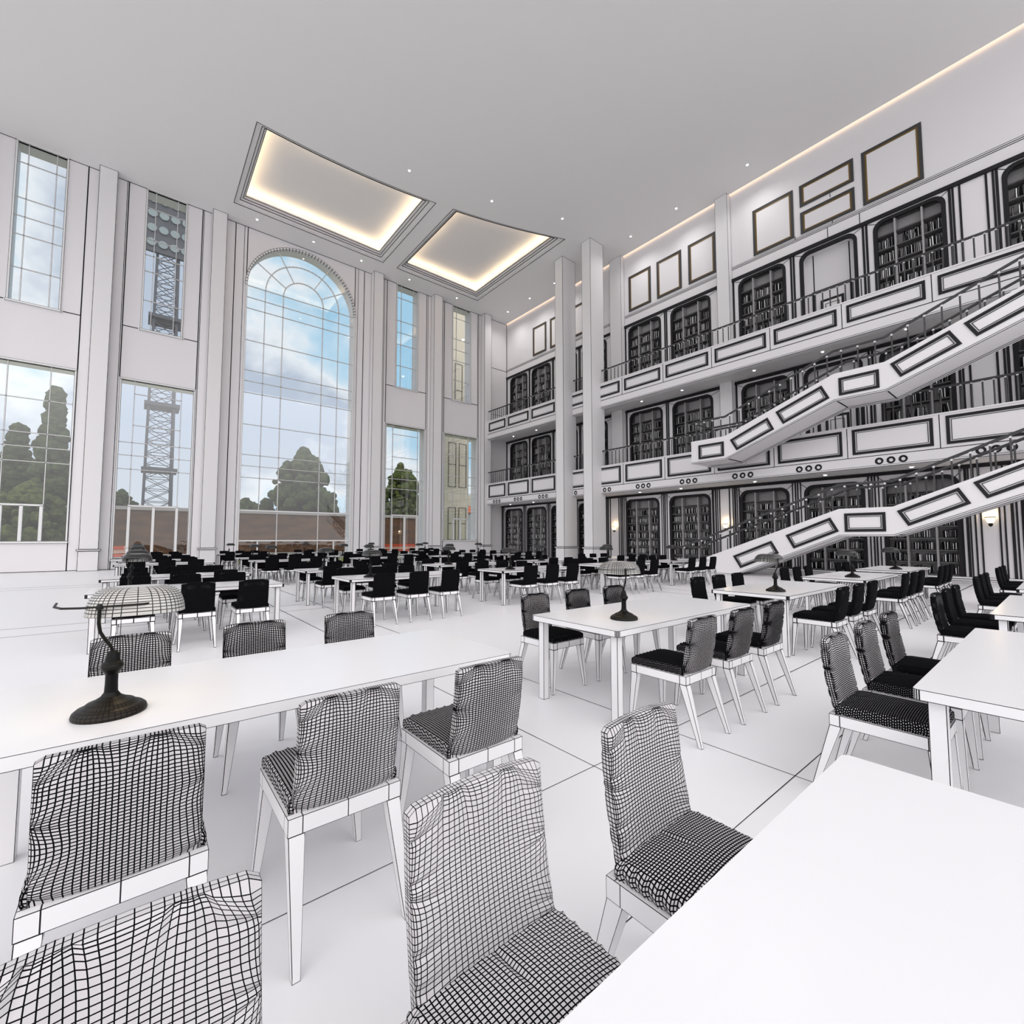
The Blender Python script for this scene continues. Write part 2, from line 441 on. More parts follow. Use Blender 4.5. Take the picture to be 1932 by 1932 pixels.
# ---- bookcases
OPEN = [(26.02, 28.13), (23.45, 25.55), (20.87, 22.97), (18.3, 20.4), (14.36, 16.63), (11.41, 13.75), (7.80, 9.97), (5.07, 7.23), (2.35, 4.53), (-1.26, .92)]
BAYS = [(17.74, WY), (10.89, 16.88), (2.18, 10.26), (-2.0, 1.09)]
LEVEL = {  # x face, z0, z opening top (outer), z plate top, trim z
    1: (GX, .14, 3.77, 3.92, 4.04), 2: (LX, 4.35, 9.05, 9.13, 9.25), 3: (LX, 9.6, 14.41, 14.45, 14.60)}
books = []      # (x, y0, y1, z, h, depth, tilt, score)
def rounded(ya, yb, z0, zt, r, n=6):
    pts = [(ya, z0), (ya, zt-r)] + [(ya+r-r*math.cos(PI/2*i/n), zt-r+r*math.sin(PI/2*i/n)) for i in range(1, n+1)]
    pts += [(yb-r+r*math.sin(PI/2*i/n), zt-r+r*math.cos(PI/2*i/n)) for i in range(0, n+1)] + [(yb, z0)]
    return pts
def surround(b, X, ya, yb, pa, pb, z0, zt, zp, r=.38):
    """white plate pa..pb with a rounded-top opening ya..yb"""
    for q0, q1 in ((pa, ya), (yb, pb)): b.quad((X, q0, z0), (X, q1, z0), (X, q1, zp), (X, q0, zp), WALL)
    pts = rounded(ya, yb, z0, zt, r)
    up = pts[1:-1]
    for (y0, za), (y1, zb_) in zip(up, up[1:]):
        if y1 - y0 > 1e-5: b.quad((X, y0, za), (X, y1, zb_), (X, y1, zp), (X, y0, zp), WALL)
def arch_frame(X, ya, yb, z0, zt, r=.38, w=.13):
    b = MB(); o = rounded(ya, yb, z0, zt, r); q = rounded(ya+w, yb-w, z0, zt-w, r-w*.7)
    for i in range(len(o)-1):
        (y0, a0), (y1, a1), (y2, a2), (y3, a3) = o[i], o[i+1], q[i+1], q[i]
        b.quad((X-.03, y0, a0), (X-.03, y1, a1), (X-.03, y2, a2), (X-.03, y3, a3), DARK)
        b.quad((X, y0, a0), (X, y1, a1), (X-.03, y1, a1), (X-.03, y0, a0), DARK)
        b.quad((X+.12, y3, a3), (X+.12, y2, a2), (X-.03, y2, a2), (X-.03, y3, a3), DARK)
    return b
FLN = {1: 'ground', 2: 'first-gallery', 3: 'top-gallery'}
WHERE = ['beside the window wall', 'second from the window wall', 'third from the window wall', 'fourth from the window wall', 'left of the pair between the two piers',
         'right of the pair between the two piers', 'just right of the stair-side pier', 'in the middle of the long bay', 'at the right end of the long bay', 'at the far right of the wall']
door_n = 1
for lv, (X, z0, zt, zp, tz) in LEVEL.items():
    for oi, (ya, yb) in enumerate(OPEN):
        bay = [q for q in BAYS if q[0] <= ya and yb <= q[1]+.01][0]
        same = [o for o in OPEN if bay[0] <= o[0] and o[1] <= bay[1]+.01]
        i = same.index((ya, yb))
        pb = bay[1] if i == 0 else (same[i-1][0]+yb)/2
        pa = bay[0] if i == len(same)-1 else (same[i+1][1]+ya)/2
        if lv == 1:
            pa = max(pa, ya-.3); pb = min(pb, yb+.3)
        isdoor = lv > 1 and oi == 7
        yc = (ya+yb)/2
        if isdoor:
            t = bpy.data.objects.new('door_%d' % door_n, None); C.objects.link(t); t.location = (X, yc, z0); struct(t); door_n += 1
        else:
            t = thing('bookcase', 'built-in %s bookcase with black arched frame, %s' % (FLN[lv], WHERE[oi]), 'bookcase', (X, yc, z0))
        T = Matrix.Translation((-X, -yc, -z0))
        def put(bm, name, par=t, T=T):
            bm.v = [tuple(T @ Vector(v)) for v in bm.v]; return bm.build(name, par)
        b = MB(); surround(b, X, ya, yb, pa, pb, z0, zt, zp)
        # paired black strips at the plate's edges, mitre lines
        s = .075 if lv > 1 else .05
        for y_, g in ((pa, 1), (pb, -1)):
            q0 = y_+g*.02; b.box(X-.03, X+.0, min(q0, q0+g*s), max(q0, q0+g*s), z0, zp, DARK)
        if lv == 1:
            for y_, g in ((pa, 1), (pb, -1)):
                q0 = y_+g*.14; b.box(X-.03, X, min(q0, q0+g*s*.8), max(q0, q0+g*s*.8), z0, zp, DARK)
        for y_, g, q in ((ya, 1, pa), (yb, -1, pb)):
            b.bar((X-.006, y_+g*.12, zt-.12), (X-.006, q+g*.09, zp-.02), .02, INK, up=(1, 0, 0), h=.012)
        b.box(X-.08, X, pa, pb, zp, tz, DARK)
        put(b, 'surround')
        put(arch_frame(X, ya, yb, z0, zt), 'arch_frame')
        D = .42; a, c = ya+.07, yb-.07
        if isdoor:
            b = MB(); X1 = X+.5
            b.quad((X1, a, z0), (X1, c, z0), (X1, c, zt), (X1, a, zt), WALL)
            for yy in (a, c): b.quad((X, yy, z0), (X1, yy, z0), (X1, yy, zt), (X, yy, zt), WALL)
            b.quad((X, a, zt-.05), (X1, a, zt-.05), (X1, c, zt-.05), (X, c, zt-.05), WALL)
            for yy in (yc-.68, yc+.68): b.box(X1-.01, X1, yy-.02, yy+.02, z0, zt, INK)
            put(b, 'recess')
            b = MB()
            b.ring([(X1-.02, yc-.66, z0), (X1-.02, yc-.66, z0+2.95), (X1-.02, yc+.66, z0+2.95), (X1-.02, yc+.66, z0)][::-1], .1, DARK, (-1, 0, 0), .02)
            put(b, 'door_frame')
            b = MB(); b.box(X1-.05, X1-.01, yc-.36, yc+.36, z0+.05, z0+2.45, lined('clay', .02))
            b.ring([(X1-.055, yc-.36, z0+.05), (X1-.055, yc-.36, z0+2.45), (X1-.055, yc+.36, z0+2.45), (X1-.055, yc+.36, z0+.05)][::-1], .08, DARK, (-1, 0, 0), .01)
            b.ring([(X1-.055, yc-.24, z0+.2), (X1-.055, yc-.24, z0+2.3), (X1-.055, yc+.24, z0+2.3), (X1-.055, yc+.24, z0+.2)][::-1], .02, INK, (-1, 0, 0), .01)
            leaf = put(b, 'door_leaf')
            continue
        b = MB()
        b.quad((X+D, a, z0), (X+D, c, z0), (X+D, c, zt), (X+D, a, zt), BACKM)
        for yy in (a, c): b.quad((X+.02, yy, z0), (X+D, yy, z0), (X+D, yy, zt-.05), (X+.02, yy, zt-.05), SHELFM)
        b.quad((X+.02, a, zt-.06), (X+D, a, zt-.06), (X+D, c, zt-.06), (X+.02, c, zt-.06), SHELFM)
        put(b, 'carcass')
        W_ = c-a; div = [a, a+W_*.3, a+W_*.7, c]
        for dy in div[1:-1]:
            b = MB(); b.box(X+.03, X+D, dy-.028, dy+.028, z0, zt-.06, plain('divider_grey', (.38, .375, .38))); put(b, 'divider')
        if lv == 1: rows = 8; pitch = (zt-z0-.15)/rows
        else: rows = 8; pitch = (zt-z0-.1)/rows
        for ri in range(rows):
            zz = z0+.03+ri*pitch
            b = MB(); b.box(X+.05, X+D, a, c, zz-.025, zz+.02, SHELFM); put(b, 'shelf')
            if ri == rows-1: continue
            for y0, y1 in zip(div, div[1:]):
                y = y0+.05+random.random()*.1
                end = y1-.05-(random.random()*.12)
                while y < end:
                    th = random.choice((.03, .035, .04, .045, .055, .07)); hh = pitch*random.uniform(.55, .74)
                    if random.random() < .06: y += random.uniform(.04, .12)
                    if y+th > end: break
                    tl = random.uniform(-.22, .22) if random.random() < .12 else random.uniform(-.03, .03)
                    dist = (Vector((X, y, zz))-CAM).length
                    books.append((X+.10, y, th*.93, zz+.022, hh, .2, tl, dist, lv, oi)); y += th + abs(tl)*.12
# nearest 300 books as things, the rest as one mass
near = [bk for bk in books if bk[8] == 1 and bk[9] == 8]
near += sorted([bk for bk in books if bk[8] == 1 and bk[9] == 7 ], key=lambda q: q[7])
near = near[:300]; ns = set(map(id, near))
BM = [lined('book', w) for w in (.014, .017, .020)]
def book_geo(b, x, y, th, z, h, d, tl, m):
    s = math.tan(tl)*h
    b.hexa([(x, y, z), (x+d, y, z), (x+d, y+th, z), (x, y+th, z)], [(x, y+s, z+h), (x+d, y+s, z+h), (x+d, y+th+s, z+h), (x, y+th+s, z+h)], m)
mass = MB()
for i, bk in enumerate(books):
    m = BM[i*7 % 3]
    if id(bk) in ns:
        b = MB(); book_geo(b, 0, 0, bk[2], 0, bk[4], bk[5], bk[6], m)
        o = b.build('book'); o.location = (bk[0], bk[1], bk[3])
        g = 'right end' if bk[9] == 8 else 'middle'
        tag(o, 'dark upright book in the ground bookcase, %s of the long bay' % g, 'book', 'books in the ground bookcase, %s of the long bay' % g)
    else: book_geo(mass, bk[0], bk[1], bk[2], bk[3], bk[4], bk[5], bk[6], m)
o = mass.build('books'); o['kind'] = 'stuff'; tag(o, 'dark upright books filling the other bookcases on all three levels', 'books')

# ---- ground floor wall strips between the bookcases
b = MB()
cover = []
for ya, yb in OPEN:
    bay = [q for q in BAYS if q[0] <= ya and yb <= q[1]+.01][0]
    same = [o for o in OPEN if bay[0] <= o[0] and o[1] <= bay[1]+.01]; i = same.index((ya, yb))
    pb = bay[1] if i == 0 else (same[i-1][0]+yb)/2; pa = bay[0] if i == len(same)-1 else (same[i+1][1]+ya)/2
    cover.append((max(pa, ya-.3), min(pb, yb+.3)))
cover = sorted(cover); prev = YN
for pa, pb in cover + [(WY, WY)]:
    if pa-prev > .01:
        b.quad((GX, prev, 0), (GX, pa, 0), (GX, pa, 4.04), (GX, prev, 4.04), WALL)
        b.box(GX-.08, GX, prev, pa, 3.92, 4.04, DARK)
        b.box(GX-.03, GX, prev+.02, prev+.06, .14, 3.92, DARK); b.box(GX-.03, GX, pa-.06, pa-.02, .14, 3.92, DARK)
    prev = pb
for yy in (1.16, 1.32, 1.44, 1.88, 2.02, 2.2, 16.6, 16.83, 17.0, 17.13, 17.77, 17.92, 18.07, 10.0, 10.18, 10.3, 10.47, 10.96, 11.17, 11.33): b.box(GX-.035, GX, yy-.022, yy+.022, .14, 3.92, DARK)
b.box(GX-.10, GX, YN, WY, 0, .06, lined('clay', .012)); b.box(GX-.05, GX, YN, WY, .06, .14, lined('clay', .012))
struct(b.build('baseboard_right'))
b = MB()
for X, z0, z1 in ((LX, 4.35, 9.3), (LX, 9.6, 14.6)):
    prev = YN
    for q0, q1 in sorted(BAYS):
        if q0-prev > .01:
            b.quad((X, prev, z0), (X, q0, z0), (X, q0, z1), (X, prev, z1), WALL)
            if 1 < q0 < 3:
                for yy in (1.12, 1.29, 1.97, 2.15): b.box(X-.03, X, yy-.03, yy+.03, z0, z1-.1, DARK)
                b.box(X-.08, X, prev, q0, z1-.15, z1, DARK)
        prev = q1
struct(b.build('wall_gallery'))

# ---- panelled picture frames on the upper wall
FR = [(23.9, 25.38, 15.38, 17.6, 'nearest the window wall'), (22.0, 23.49, 15.38, 17.6, 'second from the window wall'), (20.1, 21.6, 15.38, 17.6, 'third from the window wall, behind the columns'),
      (14.98, 16.54, 15.38, 17.6, 'left of three between the piers'), (13.01, 14.57, 15.38, 17.6, 'middle of three between the piers'), (11.07, 12.6, 15.38, 17.6, 'right of three between the piers'),
      (7.39, 9.18, 15.3, 17.6, 'big square one right of the stair-side pier'), (5.08, 7.12, 15.3, 16.32, 'long low one, lower of the stacked two'), (5.08, 7.12, 16.58, 17.6, 'long low one, upper of the stacked two'), (2.9, 4.8, 15.3, 17.6, 'rightmost big one')]
for y0, y1, z0, z1, d in FR:
    yc = (y0+y1)/2; zc = (z0+z1)/2
    t = thing('wall_frame', 'blank wall frame with grey and gold border, %s' % d, 'frame', (LX, yc, z0), group='framed blank panels above the top gallery')
    def rr(q): return [(-.005, y0-yc+q, q), (-.005, y1-yc-q, q), (-.005, y1-yc-q, z1-z0-q), (-.005, y0-yc+q, z1-z0-q)][::-1]
    b = MB(); b.ring(rr(0), .11, GREY, (-1, 0, 0), .03); b.build('border', t)
    b = MB(); b.ring(rr(.11), .06, GOLD, (-1, 0, 0), .02); g_ = b.build('gold_border', t)
    b = MB(); q = rr(.17); b.quad(*[(-.012, p[1], p[2]) for p in q], WALL); b.build('blank_panel', t)

# ---- galleries (balconies)
PX = 20.62; DIV = [2.575*k for k in range(-1, 11)] + [28.1]
def balcony(label, zb_, zl, zt, pz0, pz1, zrail, zsl, portholes):
    t = thing('gallery', label, 'balcony', (PX, 12, zb_))
    T = lambda bm: setattr(bm, 'v', [(v[0]-PX, v[1]-12, v[2]-zb_) for v in bm.v])
    def put(bm, name, par=t, **k): T(bm); return bm.build(name, par, **k)
    y0, y1 = -2.575, 28.12
    b = MB(); b.box(PX, PX+.2, y0, y1, zl, zt, WALL); b.box(PX-.03, PX+.25, y0, y1, zt-.05, zt, WALL); b.box(PX+.0, PX+.3, y0, y1, zb_, zl, WALL)
    for yy in DIV[1:-1]:
        w = lw(PX, yy, zt, .001); b.box(PX-.008, PX, yy-w/2, yy+w/2, zl, zt-.05, INK)
    for k in range(16):
        a = y0+(y1-y0)*k/16; c = y0+(y1-y0)*(k+1)/16; w = lw(PX, (a+c)/2, zl, .001)
        b.box(PX-.01, PX, a, c, zl-w/2, zl+w/2, INK); b.box(PX-.01, PX, a, c, zb_, zb_+w*.7, INK); b.box(PX-.006, PX, a, c, zb_+.06, zb_+.06+w*.5, INK)
    put(b, 'parapet')
    b = MB(); b.box(PX+.2, LX, y0, WY, zsl, zsl+.28, CEIL); put(b, 'walkway')
    for a, c in zip(DIV, DIV[1:]):
        b = MB(); p = [(PX-.001, a+.16, pz0), (PX-.001, c-.16, pz0), (PX-.001, c-.16, pz1), (PX-.001, a+.16, pz1)][::-1]
        b.ring(p, .09, DARK, (-1, 0, 0), .03, (.125, .14), INK); put(b, 'panel_moulding')
    if portholes:
        for a, c in zip(DIV, DIV[1:]):
            for s in (-1, 0, 1):
                yc = (a+c)/2+s*.335+.02; b = MB(); n = 20; zc = (zb_+zl)/2-.01+.01
                for i in range(n):
                    a0, a1 = 2*PI*i/n, 2*PI*(i+1)/n
                    P = lambda r, an, x: (x, yc+r*math.cos(an), zc+r*math.sin(an))
                    b.quad(P(.125, a0, PX-.012), P(.125, a1, PX-.012), P(.095, a1, PX-.03), P(.095, a0, PX-.03), DARK)
                    b.quad(P(.095, a0, PX-.03), P(.095, a1, PX-.03), P(.055, a1, PX-.005), P(.055, a0, PX-.005), DARK)
                b.poly([(PX-.012, yc-.01+.055*math.cos(2*PI*i/n), zc-.022+.045*math.sin(2*PI*i/n)) for i in range(n)], NUB)
                put(b, 'round_vent')
    b = MB(); b.tube([(PX+.1, y0, zrail-.03), (PX+.1, y1, zrail-.03)], .045, STEEL, 8); put(b, 'handrail')
    ys = []; y = y0+.1
    while y < 27.9: ys.append(y); y += .25
    ys = [y for y in ys if not (16.9 < y < 17.7 or 19.2 < y < 19.9)]
    first = None
    for y in ys[:100] if len(ys) > 100 else ys:
        if first is None:
            b = MB(); b.tube([(0, 0, 0), (0, 0, zrail-.06-zt)], .023, STEEL, 6); b.box(-.026, .026, -.026, .026, zrail-.1-zt, zrail-.05-zt, NUB); first = b.build('baluster', t); o = first
        else: o = first.copy(); C.objects.link(o); o.parent = t
        o.location = (.1, y-12, zt-zb_)
    rest = ys[100:]
    if rest:
        b = MB()
        for y in rest: b.tube([(PX+.1, y, zt), (PX+.1, y, zrail-.05)], .023, STEEL, 6)
        o = put(b, 'balusters'); o['kind'] = 'stuff'
    return t
balcony('white panelled top gallery with steel railing, in front of the upper bookcases', 9.07, 9.5, 10.52, 9.67, 10.34, 11.34, 9.3, False)
balcony('white panelled lower gallery with round vents, above the ground bookcases', 4.05, 4.47, 5.66, 4.58, 5.53, 6.57, 4.06, True)

# ---- staircases
SX0, SX1 = 18.5, 20.1
def staircase(label, seg, frames, land_end, rails):
    """seg: (y0,y1, zt0,zt1, zb0,zb1) from the foot up, y falling"""
    t = thing('staircase', label, 'staircase', (SX0, 8, 0))
    def put(bm, name, par=t): bm.v = [(v[0]-SX0, v[1]-8, v[2]) for v in bm.v]; return bm.build(name, par)
    for X in (SX0, SX1-.12):
        b = MB()
        for (y0, y1, a0, a1, c0, c1) in seg:
            b.hexa([(X, y1, c1), (X+.12, y1, c1), (X+.12, y0, c0), (X, y0, c0)], [(X, y1, a1), (X+.12, y1, a1), (X+.12, y0, a0), (X, y0, a0)], WALL, skip='02')
            for f_, off in ((c0, .0), (c0, .05)):
                b.bar((X-.003, y0, c0+off), (X-.003, y1, c1+off), .012 if off else .02, INK, h=.012)
        y0, _, a0, _, c0, _ = seg[0]
        if a0-c0 > .05: b.quad((X, y0, c0), (X+.12, y0, c0), (X+.12, y0, a0), (X, y0, a0), WALL)
        put(b, 'side_panel')
    b = MB()
    for (y0, y1, a0, a1, c0, c1) in seg:
        b.hexa([(SX0+.12, y1, c1+.06), (SX1-.12, y1, c1+.06), (SX1-.12, y0, c0+.06), (SX0+.12, y0, c0+.06)], [(SX0+.12, y1, c1+.12), (SX1-.12, y1, c1+.12), (SX1-.12, y0, c0+.12), (SX0+.12, y0, c0+.12)], WALL)
        b.bar((SX0+.12, y1, c1+.05), (SX1-.12, y1, c1+.05), .025, INK)
    put(b, 'soffit')
    for (y0, y1, a0, a1, c0, c1) in seg:
        if abs(a1-a0) < .05:
            b = MB(); b.box(SX0+.12, SX1-.12, y1, y0, c0+.12, c0+.6, WALL); put(b, 'landing')
        else:
            n = max(1, int(round((a1-a0)/.165))); dy = (y0-y1)/n
            for i in range(n):
                if len([c for c in t.children if c.name.startswith('step')]) > 95: break
                zt = a0+(a1-a0)*(i+1)/n-.45; ya = y0-dy*(i+1); yb = y0-dy*i
                zlow = c0+(c1-c0)*(i+1)/n+.125
                if zt < .05 or zt < zlow+.02: continue
                b = MB(); b.box(SX0+.12, SX1-.12, ya, yb, max(.002, zlow), zt, lined('clay', .012)); put(b, 'step')
    for q in frames:
        b = MB(); p = [Vector((SX0-.001, y, z)) for y, z in q][::-1]
        b.ring(p, .085, DARK, (-1, 0, 0), .03, (.115, .13), INK); put(b, 'panel_moulding')
    for X in (SX0+.06, SX1-.06):
        b = MB(); b.tube([(X, y, z+.82) for y, z in rails], .046, STEEL, 8); put(b, 'handrail')
        cnt = 0
        for (ya, za), (yb, zb_) in zip(rails, rails[1:]):
            n = max(1, int(round(math.hypot(yb-ya, 0)/.4)))
            for i in range(n):
                y = ya+(yb-ya)*(i+.5)/n; z = za+(zb_-za)*(i+.5)/n
                cnt += 1
                if cnt > 48: continue
                b = MB(); b.tube([(X, y, z-.02), (X, y, z+.78)], .023, STEEL, 6); b.box(X-.027, X+.027, y-.027, y+.027, z+.73, z+.79, NUB); put(b, 'baluster')
    if land_end:
        y, z = land_end
        b = MB(); b.box(SX0+.125, PX-.035, y-.125, y-.003, z-.955, z-.003, WALL); b.box(SX1, PX-.005, y-1.4, y-.13, z-.955, z-.9, WALL); put(b, 'end_panel')
        b = MB(); b.tube([(SX0+.06, y-.06, z+.82), (PX+.1, y-.06, z+.82)], .03, STEEL, 8); put(b, 'end_rail')
        for i in range(6):
            b = MB(); x = SX0+.3+i*.36; b.tube([(x, y-.06, z), (x, y-.06, z+.8)], .016, STEEL, 6); put(b, 'baluster')
    return t
fr1 = [[(8.57, .77), (7.12, 1.38), (6.87, .92), (8.29, .30)], [(4.79, 2.31), (3.69, 2.31), (3.69, 1.69), (4.79, 1.69)], [(3.40, 2.33), (1.97, 2.95), (1.73, 2.47), (3.14, 1.85)],
       [(6.62, 1.585), (5.2, 2.19), (4.96, 1.71), (6.37, 1.10)], [(1.67, 3.07), (.24, 3.69), (0.0, 3.21), (1.41, 2.59)]]
fr2 = [[(9.91, 5.455), (8.82, 5.455), (8.82, 4.855), (9.91, 4.855)], [(8.56, 5.47), (7.11, 6.09), (6.89, 5.60), (8.31, 5.01)], [(6.82, 6.24), (5.30, 6.86), (5.07, 6.36), (6.58, 5.74)],
       [(4.79, 6.98), (3.68, 6.98), (3.68, 6.37), (4.79, 6.37)], [(3.39, 7.06), (1.97, 7.66), (1.72, 7.17), (3.15, 6.57)], [(1.67, 7.76), (.24, 8.36), (0.0, 7.87), (1.42, 7.28)]]
s = .395
staircase('lower white staircase with steel handrails rising from the reading-room floor', [(11.45, 8.5, .02, 1.137, 0, 0.0), (8.5, 4.94, 1.137, 2.475, 0, 1.53), (4.94, 3.5, 2.475, 2.475, 1.53, 1.53), (3.5, -2.5, 2.475, 2.475+6*s, 1.53, 1.53+6*s)], fr1, None,
          [(10.9, .24), (4.94, 2.475), (3.5, 2.475), (-2.5, 2.475+6*s)])
staircase('upper white staircase climbing from the lower gallery landing', [(10.25, 8.77, 5.67, 5.67, 4.70, 4.70), (8.77, 4.93, 5.67, 7.18, 4.70, 6.22), (4.93, 3.53, 7.18, 7.18, 6.22, 6.22), (3.53, -2.5, 7.18, 7.18+6.03*s, 6.22, 6.22+6.03*s)], fr2, (10.25, 5.67),
          [(10.2, 5.67), (8.77, 5.67), (4.93, 7.18), (3.53, 7.18), (-2.5, 7.18+6.03*s)])

# ---- small fittings: spotlights and sconces
def spot(x, y, z, label, r=.05, group='recessed spotlights in the hall ceiling'):
    t = thing('spotlight', label, 'spotlight', (x, y, z), group=group)
    b = MB(); n = 16
    for i in range(n):
        a0, a1 = 2*PI*i/n, 2*PI*(i+1)/n
        b.quad((r*1.5*math.cos(a0), r*1.5*math.sin(a0), -.001), (r*math.cos(a0), r*math.sin(a0), -.02), (r*math.cos(a1), r*math.sin(a1), -.02), (r*1.5*math.cos(a1), r*1.5*math.sin(a1), -.001), CEIL)
    b.build('trim_ring', t)
    b = MB(); b.poly([(r*math.cos(2*PI*i/n), r*math.sin(2*PI*i/n), -.019) for i in range(n)][::-1], SPOT); b.build('lens', t)
    if z > 18 and x > 20:
        l = bpy.data.lights.new('spotlight_lamp', 'SPOT'); l.energy = 150; l.spot_size = math.radians(150); l.spot_blend = 1; l.shadow_soft_size = .1; l.color = (1, .97, .94)
        o = bpy.data.objects.new('spotlight_lamp', l); C.objects.link(o); o.parent = t; o.location = (0, 0, -.05)
SP = [(4.44, 27.6), (7.41, 27.6), (10.3, 27.6), (13.62, 27.6), (17.4, 27.6)]
for i, (x, y) in enumerate(SP): spot(x, y, CZ, 'small recessed spotlight, %s of five along the window wall' % ORD[i])
for i, (x, y) in enumerate([(21.55, 26.8), (21.55, 24.23), (21.55, 21.67), (21.55, 15.38), (21.55, 12.47), (21.55, 8.8)]): spot(x, y, CZ, 'small recessed spotlight, %s along the gallery side from the window wall' % ORD[i])
for i, (x, y) in enumerate([(13.63, 18.28), (17.41, 16.86), (9.4, 19.2)]): spot(x, y, CZ, 'small recessed spotlight in the curved row inside the ceiling trays, %s' % ['middle one', 'one nearest the galleries', 'one farthest from the galleries'][i])
for lv, z, x, nm in ((3, 9.298, 21.95, 'top'), (2, 4.055, 21.64, 'lower')):
    for i, y in enumerate((26.6, 24.0, 21.4, 15.1, 12.6, 8.95, 6.2, 3.5)):
        spot(x, y, z, 'small spotlight under the %s gallery, %s from the window wall' % (nm, ORD[i]), .05, 'spotlights under the %s gallery' % nm)
def sconce(y, label):
    t = thing('wall_sconce', label, 'wall lamp', (GX, y, 2.0), group='lit wall sconces between ground bookcases')
    b = MB(); b.lathe([(.05, -.02), (.07, 0), (.105, .06), (.12, .13), (.125, .17)], SCONCE, 16, (-.17, 0)); b.build('glass_shade', t, smooth=True)
    b = MB(); b.lathe([(.01, -.14), (.045, -.11), (.06, -.06), (.05, -.02)], BLACKM, 14, (-.17, 0)); b.tube([(-.17, 0, -.09), (-.08, 0, -.1), (0, 0, -.05)], .02, BLACKM); b.build('bracket', t)
    b = MB(); b.lathe([(.13, .165), (.14, .175), (.14, .19)], BLACKM, 16, (-.17, 0)); b.build('rim', t)
    l = bpy.data.lights.new('sconce_bulb', 'POINT'); l.energy = 5; l.color = (1, .72, .4); l.shadow_soft_size = .08
    o = bpy.data.objects.new('sconce_bulb', l); C.objects.link(o); o.parent = t; o.location = (-.17, 0, .28)
sconce(17.4, 'lit wall sconce beside the right column'); sconce(10.62, 'lit wall sconce behind the foot of the lower staircase'); sconce(1.65, 'lit wall sconce at far right, under the lower staircase')

# ================================================================== FURNITURE
# ---- chair
def backrest():
    nu, nv = 30, 42; W_, H_ = .385, .405; b = MB(); M = lined('fabric', .001)
    att = [(0, .04), (0, .16), (0, .24), (0, .52), (0, .60), (0, .84), (1, .06), (1, .20), (1, .34), (1, .55), (1, .66), (1, .86), (.2, 1), (.34, 1), (.62, 1), (.78, 1), (.03, .02), (.97, .02)]
    def grid(sgn):
        G = []
        for j in range(nv+1):
            row = []
            for i in range(nu+1):
                u = i/nu; v = j/nv
                u = .5+(u-.5)*(1+.10*(1-abs(2*u-1))) if 0 < i < nu else u
                pu, pv = u, v; dp = 0
                for au, av in att:
                    du, dv = (au-u)*W_, (av-v)*H_; r2 = du*du+dv*dv
                    e = math.exp(-r2/(.055**2))
                    k = .62*e
                    if 0 < i < nu: pu += (au-u)*k
                    if 0 < j < nv: pv += (av-v)*k
                    if av == 1: dp += .012*math.exp(-(du/.009)**2)*math.exp(-(dv/.075)**2)
                    else: dp += .011*math.exp(-(dv/.009)**2)*math.exp(-(du/.06)**2)
                pu = min(max(pu, 0), 1); pv = min(max(pv, 0), 1)
                pr = ((1-abs(2*pu-1)**9)*(1-abs(2*pv-1)**11))**.5
                t = .012+.016*pr-dp*min(1, pr*3)
                x = (pu-.5)*W_*(1-.02*pv); z = pv*H_+.006*(1-(2*pu-1)**2)*pv
                rc = .02
                ex = max(0, abs(2*pu-1)-.9)/.1
                if pv > .95: z -= .010*ex*ex*(pv-.95)/.05
                y = -.205-.062*pv-.012*math.sin(pv*PI)+.012*(2*pu-1)**2
                row.append(Vector((x, y+sgn*t, z+.465)))
            G.append(row)
        return G
    F, B_ = grid(1), grid(-1)
    for j in range(nv):
        for i in range(nu):
            b.quad(F[j][i+1], F[j][i], F[j+1][i], F[j+1][i+1], M)
            b.quad(B_[j][i], B_[j][i+1], B_[j+1][i+1], B_[j+1][i], M)
    def rim(P, Q):
        for k in range(len(P)-1):
            m0, m1 = (P[k]+Q[k])/2, (P[k+1]+Q[k+1])/2
            b.quad(P[k], P[k+1], m1, m0, M); b.quad(m0, m1, Q[k+1], Q[k], M)
    rim([r[0] for r in F], [r[0] for r in B_]); rim([r[-1] for r in B_], [r[-1] for r in F]); rim(F[-1], B_[-1]); rim(B_[0], F[0])
    return b
def cushion():
    nu, nv = 42, 52; b = MB(); M = lined('seat', .001); W_, L_ = .415, .44
    G = []
    for j in range(nv+1):
        row = []
        for i in range(nu+1):
            u, v = 2*i/nu-1, 2*j/nv-1
            # map so that the rim rows run down the sides
            a = math.copysign(min(1, abs(u)/.78), u); c = math.copysign(min(1, abs(v)/.8), v)
            du, dv = max(0, (abs(u)-.78)/.22), max(0, (abs(v)-.8)/.2); d = max(du, dv)
            sc = 1+.0*d
            bul = math.sin(min(1, d)*PI)*.012
            x = a*(W_/2-.012+bul)*sc; y = c*(L_/2-.012+bul)*sc
            crown = .022*(1-a*a)*(1-c*c)
            scal = .006*math.cos(j*PI/2)*(1 if du > 0 else 0) + .006*math.cos(i*PI/2)*(1 if dv > 0 and du == 0 else 0)
            z = .465+.062*(1-d)+crown + (scal if 0 < d < 1 else 0)
            z -= .008*math.exp(-((a)/.03)**2)*math.exp(-((c+.7)/.3)**2)
            z -= .010*math.exp(-((abs(a)-abs(c))**2)/.01)*(max(abs(a), abs(c))**3)*.5
            row.append(Vector((x, y+.012, z)))
        G.append(row)
    for j in range(nv):
        for i in range(nu): b.quad(G[j][i], G[j][i+1], G[j+1][i+1], G[j+1][i], M)
    return b
